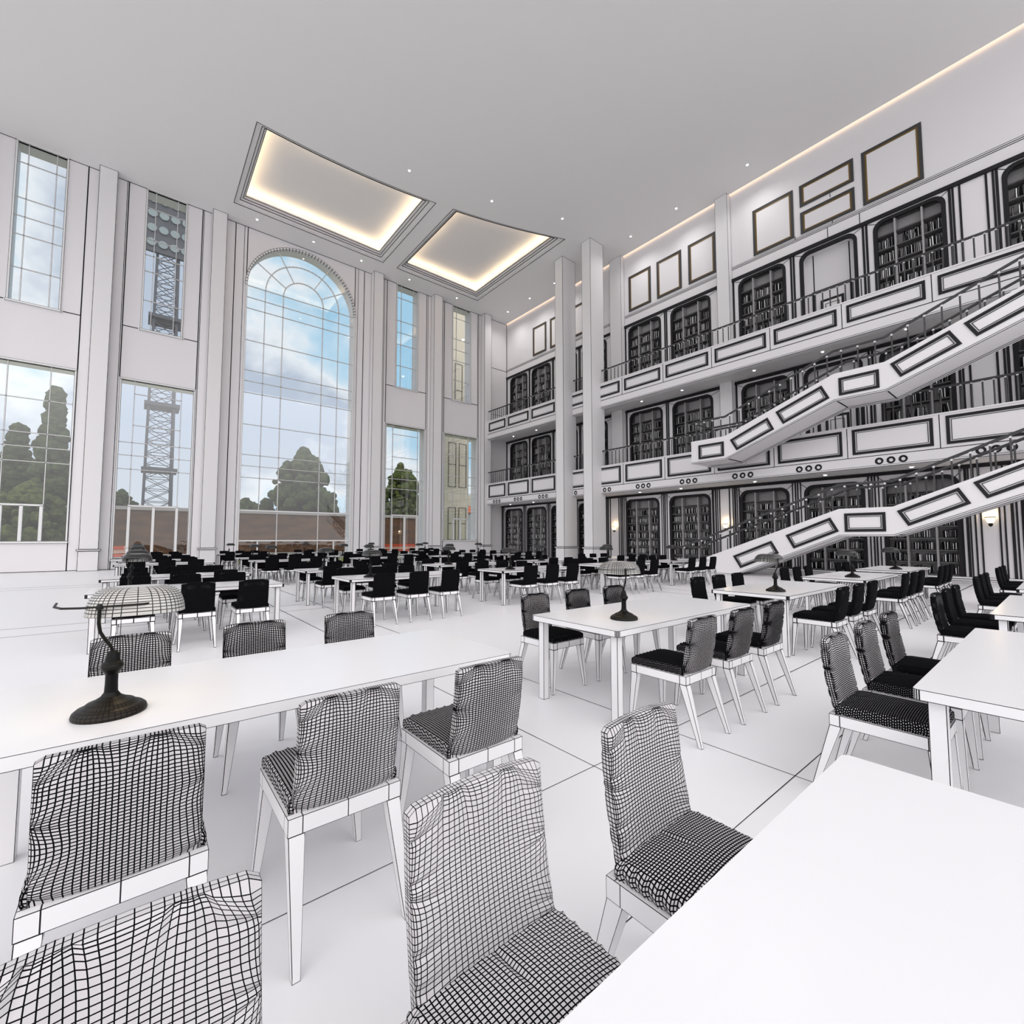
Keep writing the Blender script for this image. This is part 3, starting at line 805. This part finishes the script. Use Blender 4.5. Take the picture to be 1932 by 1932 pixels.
def chair_frame():
    b = MB(); M = lined('clay', .001); z0, z1 = .405, .467; X, Y0, Y1 = .212, -.235, .235
    xs = [-X, -X+.05, 0, X-.05, X]; ys = [Y0, Y0+.05, Y1-.05, Y1]
    for a, c in zip(xs, xs[1:]):
        b.quad((a, Y0, z0), (c, Y0, z0), (c, Y0, z1), (a, Y0, z1), M); b.quad((c, Y1, z0), (a, Y1, z0), (a, Y1, z1), (c, Y1, z1), M)
        b.quad((a, Y0, z1), (c, Y0, z1), (c, Y0+.03, z1), (a, Y0+.03, z1), M)
    for a, c in zip(ys, ys[1:]):
        b.quad((X, a, z0), (X, c, z0), (X, c, z1), (X, a, z1), M); b.quad((-X, c, z0), (-X, a, z0), (-X, a, z1), (-X, c, z1), M)
    b.quad((-X, Y0+.03, z1), (X, Y0+.03, z1), (X, Y1, z1), (-X, Y1, z1), M)
    b.quad((-X, Y1, z0), (X, Y1, z0), (X, Y0, z0), (-X, Y0, z0), M)
    return b
def make_chair(label, loc, rz):
    t = thing('side_chair', label, 'chair', loc, rz, 'mesh-covered chairs around the reading tables')
    chair_frame().build('seat_frame', t); cushion().build('seat_cushion', t, smooth=True); backrest().build('backrest', t, smooth=True)
    M = lined('clay', .001)
    for sx in (-1, 1):
        for sy in (-1, 1):
            b = MB(); tx, ty = sx*.182, sy*.207; s1 = .028
            fx, fy = (sx*.222, .235) if sy > 0 else (sx*.200, -.330); s0 = .013
            if sy > 0: ty = .207
            b.hexa([(fx-s0, fy-s0, 0), (fx+s0, fy-s0, 0), (fx+s0, fy+s0, 0), (fx-s0, fy+s0, 0)], [(tx-s1, ty-s1, .405), (tx+s1, ty-s1, .405), (tx+s1, ty+s1, .405), (tx-s1, ty+s1, .405)], M)
            b.build('leg', t)
    return t
# ---- table
def make_table(label, loc):
    t = thing('reading_table', label, 'table', loc, 0, 'white reading tables')
    L_, W_ = 2.3, .98; M = lined('gloss', .001); b = MB(); r = .025; n = 4; pts = []
    for cx, cy, a0 in ((L_-r, r, -PI/2), (L_-r, W_-r, 0), (r, W_-r, PI/2), (r, r, PI)):
        pts += [(cx+r*math.cos(a0+PI/2*i/n), cy+r*math.sin(a0+PI/2*i/n)) for i in range(n+1)]
    k = len(pts)
    for i in range(k):
        j = (i+1) % k; p, q = pts[i], pts[j]
        if (Vector(p)-Vector(q)).length < 1e-6: continue
        b.quad((*p, .70), (*q, .70), (*q, .75), (*p, .75), M)
    b.poly([(*p, .75) for p in pts], M); b.poly([(*p, .70) for p in pts][::-1], M)
    b.build('tabletop', t)
    Ml = lined('clay', .001)
    for x in (.05, L_-.115):
        for y in (.045, W_-.11):
            b = MB(); b.box(x, x+.065, y, y+.065, 0, .70, Ml)
            b.build('leg', t)
    return t
# ---- banker's lamp
def make_lamp(label, loc):
    t = thing('desk_lamp', label, 'lamp', loc, 0, "banker's lamps on the reading tables")
    Mm = lined('metal', .0008)
    b = MB(); b.lathe([(.117, 0), (.119, .008), (.115, .020), (.104, .030), (.088, .036), (.074, .048), (.05, .058), (.032, .07), (.022, .086), (.0205, .12), (.0205, .155), (.024, .162), (.034, .176), (.037, .187), (.034, .198), (.025, .208), (.022, .225), (.018, .240), (.010, .25)], Mm, 40)
    b.build('base', t, smooth=True)
    b = MB(); pts = [(0, 0, .24), (-.006, -.008, .265), (-.025, -.03, .30), (-.04, -.052, .335), (-.045, -.06, .37), (-.045, -.06, .438)]
    b.tube(pts, .0062, Mm, 8); b.lathe([(.012, .424), (.012, .436), (.006, .445)], BLACKM, 10, (-.045, -.06)); nk = b.build('neck', t)
    b = MB(); pts = [(-.185, .14, .437), (-.18, .02, .436), (-.155, -.04, .435), (-.10, -.062, .434), (0, -.064, .434), (.09, -.06, .434), (.18, -.01, .435), (.215, .08, .437)]
    b.tube(pts, .0045, BLACKM, 6); b.build('shade_fork', nk)
    b = MB(); nu, nv = 44, 13; Ms = lined('glass_shade', .001); rings = []
    cx, cy = .07, .10
    for j in range(nv+1):
        q = j/nv
        a = .168-.07*q**2.6-.02*q; c = .165-.09*q**2.2-.02*q; z = .388+.108*math.sin(q*PI/2)**.9
        ring = []
        for i in range(nu):
            an = 2*PI*i/nu; ca, sa = math.cos(an), math.sin(an); ex = .62
            ring.append((cx+a*math.copysign(abs(ca)**ex, ca), cy+c*math.copysign(abs(sa)**ex, sa), z))
        rings.append(ring)
    for A, B_ in zip(rings, rings[1:]):
        for i in range(nu): j = (i+1) % nu; b.quad(A[i], A[j], B_[j], B_[i], Ms)
    top = rings[-1]; b.poly(top, Ms)
    sh = b.build('lamp_shade', t, smooth=True)
    b = MB(); b.tube([(cx-.05, cy-.09, .41), (cx-.05, cy-.09, .17)], .0012, BLACKM, 5); b.lathe([(.001, .16), (.005, .165), (.003, .175)], BLACKM, 8, (cx-.05, cy-.09)); b.build('pull_chain', sh)
    b = MB(); b.tube([(cx-.06, cy, .455), (cx+.06, cy, .455)], .014, emit('lamp_tube', (1, .75, .4), 5), 8); b.build('bulb', sh)
    return t

ROWS = [-.48, 2.2, 7.84, 10.53, 16.2, 18.9, 24.56]
COLS = [-.49, 2.84, 6.17, 9.50, 12.83]
COLN = ['left', 'second', 'middle', 'fourth', 'right']
yaw, pitch = math.radians(50.65), math.radians(3.38)
Fv = Vector((math.cos(yaw)*math.cos(pitch), math.sin(yaw)*math.cos(pitch), math.sin(pitch))); Rv = Vector((math.sin(yaw), -math.cos(yaw), 0)); Uv = Rv.cross(Fv)
def in_frame(x, y, z, m=.12):
    d = Vector((x, y, z))-CAM; f = d.dot(Fv)
    if f < .15: return False
    k = 966/860*(1+m)
    return abs(d.dot(Rv)/f) < k and abs(d.dot(Uv)/f) < k
T0 = C0 = L0 = None
LDX = [.43, .48, .47, .66, .74]
for r, y0 in enumerate(ROWS):
    for c, x0 in enumerate(COLS):
        rn = ['front', 'second', 'third', 'fourth', 'fifth', 'sixth', 'rearmost'][r]; cn = COLN[c]
        where = '%s table of the %s row' % (cn, rn)
        w = lw(x0+1.1, max(y0, .6)+.3, .7)
        if r == 0 and c == 0: w = .0012
        lab = 'white reading table, the %s one in the %s row from the camera' % (cn, rn)
        if T0 is None: T0 = make_table(lab, (x0, y0, 0)); reline_root = T0; 
        else: dup(T0, (x0, y0, 0), 0, lab, w)
        # lamp
        if not (r == 0):
            lab = "banker's desk lamp with ribbed shade on the %s" % where
            p = (x0+LDX[c], y0+.28+.022*c, .7501)
            wl_ = lw(*p, .0007)
            if L0 is None: L0 = make_lamp(lab, p); [reline(q, wl_) for q in L0.children]
            else: dup(L0, p, 0, lab, wl_)
            if w < .006:
                l = bpy.data.lights.new('lamp_light', 'POINT'); l.energy = 1.1; l.color = (1, .8, .5); l.shadow_soft_size = .05
                o = bpy.data.objects.new('lamp_light', l); C.objects.link(o); o.location = (p[0]+.07, p[1]+.10, 1.16)
        off = .49 if c == 0 else .43
        for side in (0, 1):
            for k in range(3):
                cx = x0+off+.655*k; cy = y0-.19 if side == 0 else y0+.98+.17
                if r == 0 and side == 0 and not in_frame(cx, cy, .8): continue
                if not (in_frame(cx, cy, .85, .25) or in_frame(cx, cy, .1, .25)): continue
                lab = 'mesh-padded chair, %s of three on the %s side, %s' % (['left', 'middle', 'right'][k], ['camera', 'window'][side], where)
                wd = max(.0010, (Vector((cx, cy, .6))-CAM).length*.00080)
                rz = 0 if side == 0 else PI
                if C0 is None: C0 = make_chair(lab, (cx, cy, 0), rz); [reline(q, wd) for q in C0.children]
                else: dup(C0, (cx, cy, 0), rz, lab, wd)

# ================================================================== OUTSIDE
ground = MB(); ground.quad((-120, 29.4, -.15), (160, 29.4, -.15), (160, 260, -.15), (-120, 260, -.15), noisy('paving', (.25, .24, .22), (.32, .31, .28), .4))
ground.quad((-60, 31, -.12), (90, 31, -.12), (90, 44, -.12), (-60, 44, -.12), noisy('lawn', (.16, .2, .03), (.25, .26, .05), 1.5))
struct(ground.build('ground'))
BR = noisy('brick_wall_face', (.07, .045, .032), (.13, .07, .04), .5, stretch=(1, 1, 3))
b = MB(); b.box(-40, 33, 60, 61, -.2, 4.4, BR); tag(b.build('brick_wall'), 'long low brown brick wall outside, beyond all the windows', 'wall')
b = MB(); b.box(-40.2, 33.2, 59.8, 61.2, 4.4, 4.75, plain('coping', (.3, .29, .28)))
tag(b.build('wall_coping'), 'grey coping course on top of the long brown brick wall outside', 'coping')
def barrier(x0, x1, y, label):
    t = thing('barrier', label, 'barrier', ((x0+x1)/2, y, 0), group='red and white barriers on the lawn')
    b = MB(); h = (x1-x0)/2
    R = plain('barrier_red', (.75, .10, .05)); R2 = plain('barrier_pale', (.8, .45, .4))
    for z, m in ((.25, R), (.5, R2), (.75, R)): b.box(-h, h, -.03, .03, z, z+.22, m)
    b.build('boards', t)
    for s in (-1, 1): b = MB(); b.box(s*h*.9-.03, s*h*.9+.03, -.06, .06, -.12, 1.0, R2); b.build('post', t)
barrier(17.3, 21.9, 40, 'red slatted barrier on the lawn, seen through the narrow window right of the arch'); barrier(-3.6, -.5, 40, 'red slatted barrier on the lawn, seen low through the window left of the arch')
LEAF = [noisy('foliage_a', (.018, .032, .012), (.05, .075, .022), 3), noisy('foliage_b', (.03, .05, .015), (.09, .11, .03), 3)]
BARK = plain('bark', (.05, .035, .025), .9)
def tree(x, y, h, w, label, kind=0, cone=False, seed=1, z0=1.5):
    rnd = random.Random(seed)
    t = thing('tree', label, 'tree', (x, y, -.15))
    b = MB(); b.tube([(0, 0, 0), (.1, 0, h*.4), (0, .1, h*.8)], [.35, .22, .08], BARK, 8); b.build('trunk', t)
    b = MB()
    for i in range(460):
        q = rnd.random()
        zc = z0+(h-z0)*q
        prof = (1-q)**.6*(.55+.45*min(1, q*6)) if cone else math.sin(min(1, .12+q*.92)*PI)**.65
        a = rnd.random()*2*PI; rr = w/2*prof*math.sqrt(rnd.random())
        s = (w*.15 if cone else w*.085)*rnd.choice((.35, .5, .7, .9, 1.2))
        cx, cy = rr*math.cos(a), rr*math.sin(a)
        nl, nm = 5, 8; P = []
        for j in range(nl+1):
            th = PI*j/nl; row = []
            for k in range(nm):
                ph = 2*PI*k/nm; d = Vector((math.sin(th)*math.cos(ph), math.sin(th)*math.sin(ph), math.cos(th)))
                rad = s*(1+.45*noise.noise(d*2.3+Vector((i*3.1, j*.1, 0))))
                row.append((cx+d.x*rad, cy+d.y*rad, zc+d.z*rad))
            P.append(row)
        for j in range(nl):
            for k in range(nm):
                k2 = (k+1) % nm; b.quad(P[j][k], P[j+1][k], P[j+1][k2], P[j][k2], LEAF[kind])
    b.build('foliage', t)
tree(17.2, 66, 13.6, 8.6, 'big round dark green tree outside the arched window', 0, seed=3)
tree(-6.9, 64, 16.4, 3.6, 'tall pointed dark tree seen through the far left window, right of its neighbour', 0, True, 5)
tree(-10.0, 69, 13.2, 3.6, 'shorter dark tree seen through the far left window, left of the pointed one', 0, True, 8)
tree(31.5, 66, 13.2, 5.4, 'lighter green tree outside the narrow window right of the arch', 1, seed=11)
tree(36.0, 72, 13.0, 6.5, 'lighter green tree farther right, partly behind the pale building', 1, seed=12)
tree(-1.6, 70, 7.2, 3.6, 'low bushy tree at the foot of the floodlight mast', 0, seed=21)
tree(11.0, 70, 6.6, 6.5, 'low dark tree just left of the big round one', 0, seed=23)
tree(-6.5, 50, 5.6, 5.0, 'yellow-green bush low in the far left window', 1, seed=24, z0=.4)
for nm in ('foliage_b',): pass
# floodlight mast
MY = 80; t = thing('floodlight_mast', 'tall steel lattice floodlight mast seen through the windows left of the arch', 'mast', (1.9, MY, -.15))
MS = plain('mast_steel', (.05, .06, .075), .5, .4)
b = MB()
def leg(z, sx, sy): k = 1-.26*z/45; return Vector((sx*1.6*k, sy*1.6*k+1.6, z))
for sx in (-1, 1):
    for sy in (-1, 1): b.bar(leg(0, sx, sy), leg(45, sx, sy), .32, MS)
zz = 0
while zz < 44:
    for (s1, s2) in (((-1, -1), (1, -1)), ((1, -1), (1, 1)), ((1, 1), (-1, 1)), ((-1, 1), (-1, -1))):
        b.bar(leg(zz, *s1), leg(zz+1.7, *s2), .08, MS); b.bar(leg(zz, *s2), leg(zz+1.7, *s1), .08, MS); b.bar(leg(zz, *s1), leg(zz, *s2), .08, MS)
    zz += 1.7
b.build('lattice', t)
for z in (11.3, 20.5, 33): 
    b = MB(); b.box(-1.9, 2.1, -.3, 3.4, z-.3, z+.2, MS); b.build('platform', t)
b = MB(); b.box(-2.7, 2.7, -.3, .2, 42, 53, MS); b.build('lamp_rack', t)
FLM = plain('floodlight_glass', (.20, .26, .27), .25, .4)
for i in range(5):
    for j in range(4):
        b = MB(); n = 14; cx, cz = -1.95+j*1.3, 43.2+i*2.1
        b.poly([(cx+.55*math.cos(2*PI*k/n), -.5, cz+.55*math.sin(2*PI*k/n)) for k in range(n)], FLM)
        for k in range(n):
            a0, a1 = 2*PI*k/n, 2*PI*(k+1)/n
            b.quad((cx+.55*math.cos(a0), -.5, cz+.55*math.sin(a0)), (cx+.55*math.cos(a1), -.5, cz+.55*math.sin(a1)), (cx+.3*math.cos(a1), -.1, cz+.3*math.sin(a1)), (cx+.3*math.cos(a0), -.1, cz+.3*math.sin(a0)), MS)
        b.build('floodlight', t)
# pale building just outside the corner windows
t = thing('pale_building', 'cream building close outside the window nearest the galleries', 'building', (22, 36, -.15))
CR = plain('cream_render', (.62, .57, .46), .8, .1)
b = MB(); b.box(-1.7, 1.15, -1.5, -.2, 0, 24, CR); b.box(1.7, 1.95, -1.5, -1.1, 0, 24, CR); b.box(1.15, 1.95, -1.5, -1.1, 4.6, 5.6, CR); b.box(1.15, 1.95, -1.5, -1.1, 10.6, 24, CR); b.build('wall', t)
for z0, z1, x in ((1.5, 4.4, -1.0), (6.2, 10.2, -1.0), (1.5, 4.4, .1), (6.2, 10.2, .1), (12.5, 17.5, -.4)):
    b = MB(); b.ring([(x, -1.51, z0), (x+.8, -1.51, z0), (x+.8, -1.51, z1), (x, -1.51, z1)], .05, plain('window_line', (.12, .11, .10)), (0, -1, 0), .03)
    b.box(x+.05, x+.75, -1.53, -1.51, (z0+z1)/2, (z0+z1)/2+.05, plain('window_line', (.12, .11, .10)))
    b.build('window_outline', t)
t = thing('red_roofed_house', 'small far house with red tiled roof beyond the pale building', 'building', (56, 84, -.15))
b = MB(); b.box(-8, 4, -2, 6, 0, 7.2, plain('house_wall', (.3, .33, .34))); b.build('wall', t)
b = MB(); R = plain('roof_tile', (.42, .11, .05)); b.quad((-8.5, -2.5, 7.2), (4.5, -2.5, 7.2), (4.5, 2, 10.6), (-8.5, 2, 10.6), R); b.quad((4.5, 6.5, 7.2), (-8.5, 6.5, 7.2), (-8.5, 2, 10.6), (4.5, 2, 10.6), R); b.poly([(4.5, -2.5, 7.2), (4.5, 6.5, 7.2), (4.5, 2, 10.6)], R); b.poly([(-8.5, -2.5, 7.2), (-8.5, 2, 10.6), (-8.5, 6.5, 7.2)], R); b.build('roof', t)

# ================================================================== SKY, CAMERA
w = bpy.data.worlds.new('sky'); bpy.context.scene.world = w; w.use_nodes = True
nt = w.node_tree; nt.nodes.clear(); N = nt.nodes; L = nt.links
tc = N.new('ShaderNodeTexCoord'); mp = N.new('ShaderNodeMapping'); mp.inputs['Scale'].default_value = (1.0, 1.0, 1.2); mp.inputs['Location'].default_value = (1.7, .6, 2.2)
nz = N.new('ShaderNodeTexNoise'); nz.inputs['Scale'].default_value = 2.6; nz.inputs['Detail'].default_value = 6; nz.inputs['Roughness'].default_value = .55
L.new(tc.outputs['Generated'], mp.inputs[0]); L.new(mp.outputs[0], nz.inputs['Vector'])
sep = N.new('ShaderNodeSeparateXYZ'); L.new(tc.outputs['Generated'], sep.inputs[0])
def M2(op, a, c=None, d=None):
    n = N.new('ShaderNodeMath'); n.operation = op
    for i, x in enumerate((a, c, d)):
        if x is None: continue
        if isinstance(x, (int, float)): n.inputs[i].default_value = x
        else: L.new(x, n.inputs[i])
    return n.outputs[0]
# more blue towards +X, hazier low down
v = M2('ADD', M2('MULTIPLY_ADD', nz.outputs[0], 1.6, -.235), M2('MULTIPLY', sep.outputs[0], -.26)); v = M2('ADD', v, M2('MULTIPLY', sep.outputs[2], -.10))
r = N.new('ShaderNodeValToRGB'); L.new(v, r.inputs[0])
e = r.color_ramp.elements; e[0].position = .34; e[0].color = (.34, .60, .80, 1); e[1].position = .50; e[1].color = (.80, .85, .90, 1)
q = e.new(.42); q.color = (.50, .70, .85, 1); q = e.new(.62); q.color = (.46, .54, .66, 1)
# horizon haze
hz = N.new('ShaderNodeMix'); hz.data_type = 'RGBA'; hf = M2('MULTIPLY', M2('SUBTRACT', .20, sep.outputs[2]), 3.2); cl = N.new('ShaderNodeClamp'); L.new(hf, cl.inputs[0])
L.new(cl.outputs[0], hz.inputs[0]); L.new(r.outputs[0], hz.inputs[6]); hz.inputs[7].default_value = (.80, .84, .86, 1)
# sky strength boosted behind and left of the camera, added to light the interior
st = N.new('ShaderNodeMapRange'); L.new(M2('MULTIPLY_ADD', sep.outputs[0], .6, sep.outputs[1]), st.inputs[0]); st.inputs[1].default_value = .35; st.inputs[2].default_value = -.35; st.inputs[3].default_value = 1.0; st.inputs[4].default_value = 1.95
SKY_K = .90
wm = N.new('ShaderNodeMix'); wm.data_type = 'RGBA'; ws = N.new('ShaderNodeMapRange'); L.new(M2('MULTIPLY_ADD', sep.outputs[0], .6, sep.outputs[1]), ws.inputs[0]); ws.inputs[1].default_value = .3; ws.inputs[2].default_value = -.2; ws.inputs[3].default_value = 0; ws.inputs[4].default_value = 1
L.new(ws.outputs[0], wm.inputs[0]); L.new(hz.outputs[2], wm.inputs[6]); wm.inputs[7].default_value = (.86, .84, .85, 1)
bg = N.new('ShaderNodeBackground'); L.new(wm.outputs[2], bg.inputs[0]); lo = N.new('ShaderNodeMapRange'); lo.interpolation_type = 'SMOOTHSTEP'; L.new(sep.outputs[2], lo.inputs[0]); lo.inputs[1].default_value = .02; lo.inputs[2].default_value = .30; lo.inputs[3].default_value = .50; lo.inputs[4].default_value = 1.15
# low sky on that side artificially dimmed so the panes reflect less light
lm = N.new('ShaderNodeMix'); L.new(ws.outputs[0], lm.inputs[0]); lm.inputs[2].default_value = 1.0; L.new(lo.outputs[0], lm.inputs[3])
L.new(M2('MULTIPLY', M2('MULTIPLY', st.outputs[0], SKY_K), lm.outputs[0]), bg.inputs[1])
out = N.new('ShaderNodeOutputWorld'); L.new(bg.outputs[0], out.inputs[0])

cd = bpy.data.cameras.new('camera'); cam = bpy.data.objects.new('camera', cd); C.objects.link(cam)
cam.location = CAM; cd.sensor_width = 36; cd.lens = 36*860/1932; cd.clip_start = .05; cd.clip_end = 600
cam.matrix_world = Matrix.Translation(CAM) @ Matrix((Rv, Uv, -Fv)).transposed().to_4x4()
sc = bpy.context.scene; sc.camera = cam
sc.view_settings.view_transform = 'Standard'; sc.view_settings.look = 'None'; sc.view_settings.gamma = 1; sc.view_settings.use_curve_mapping = False
sc.view_settings.exposure = 0.36
sc.cycles.max_bounces = 7; sc.cycles.diffuse_bounces = 5; sc.cycles.transparent_max_bounces = 12; sc.cycles.use_denoising = True
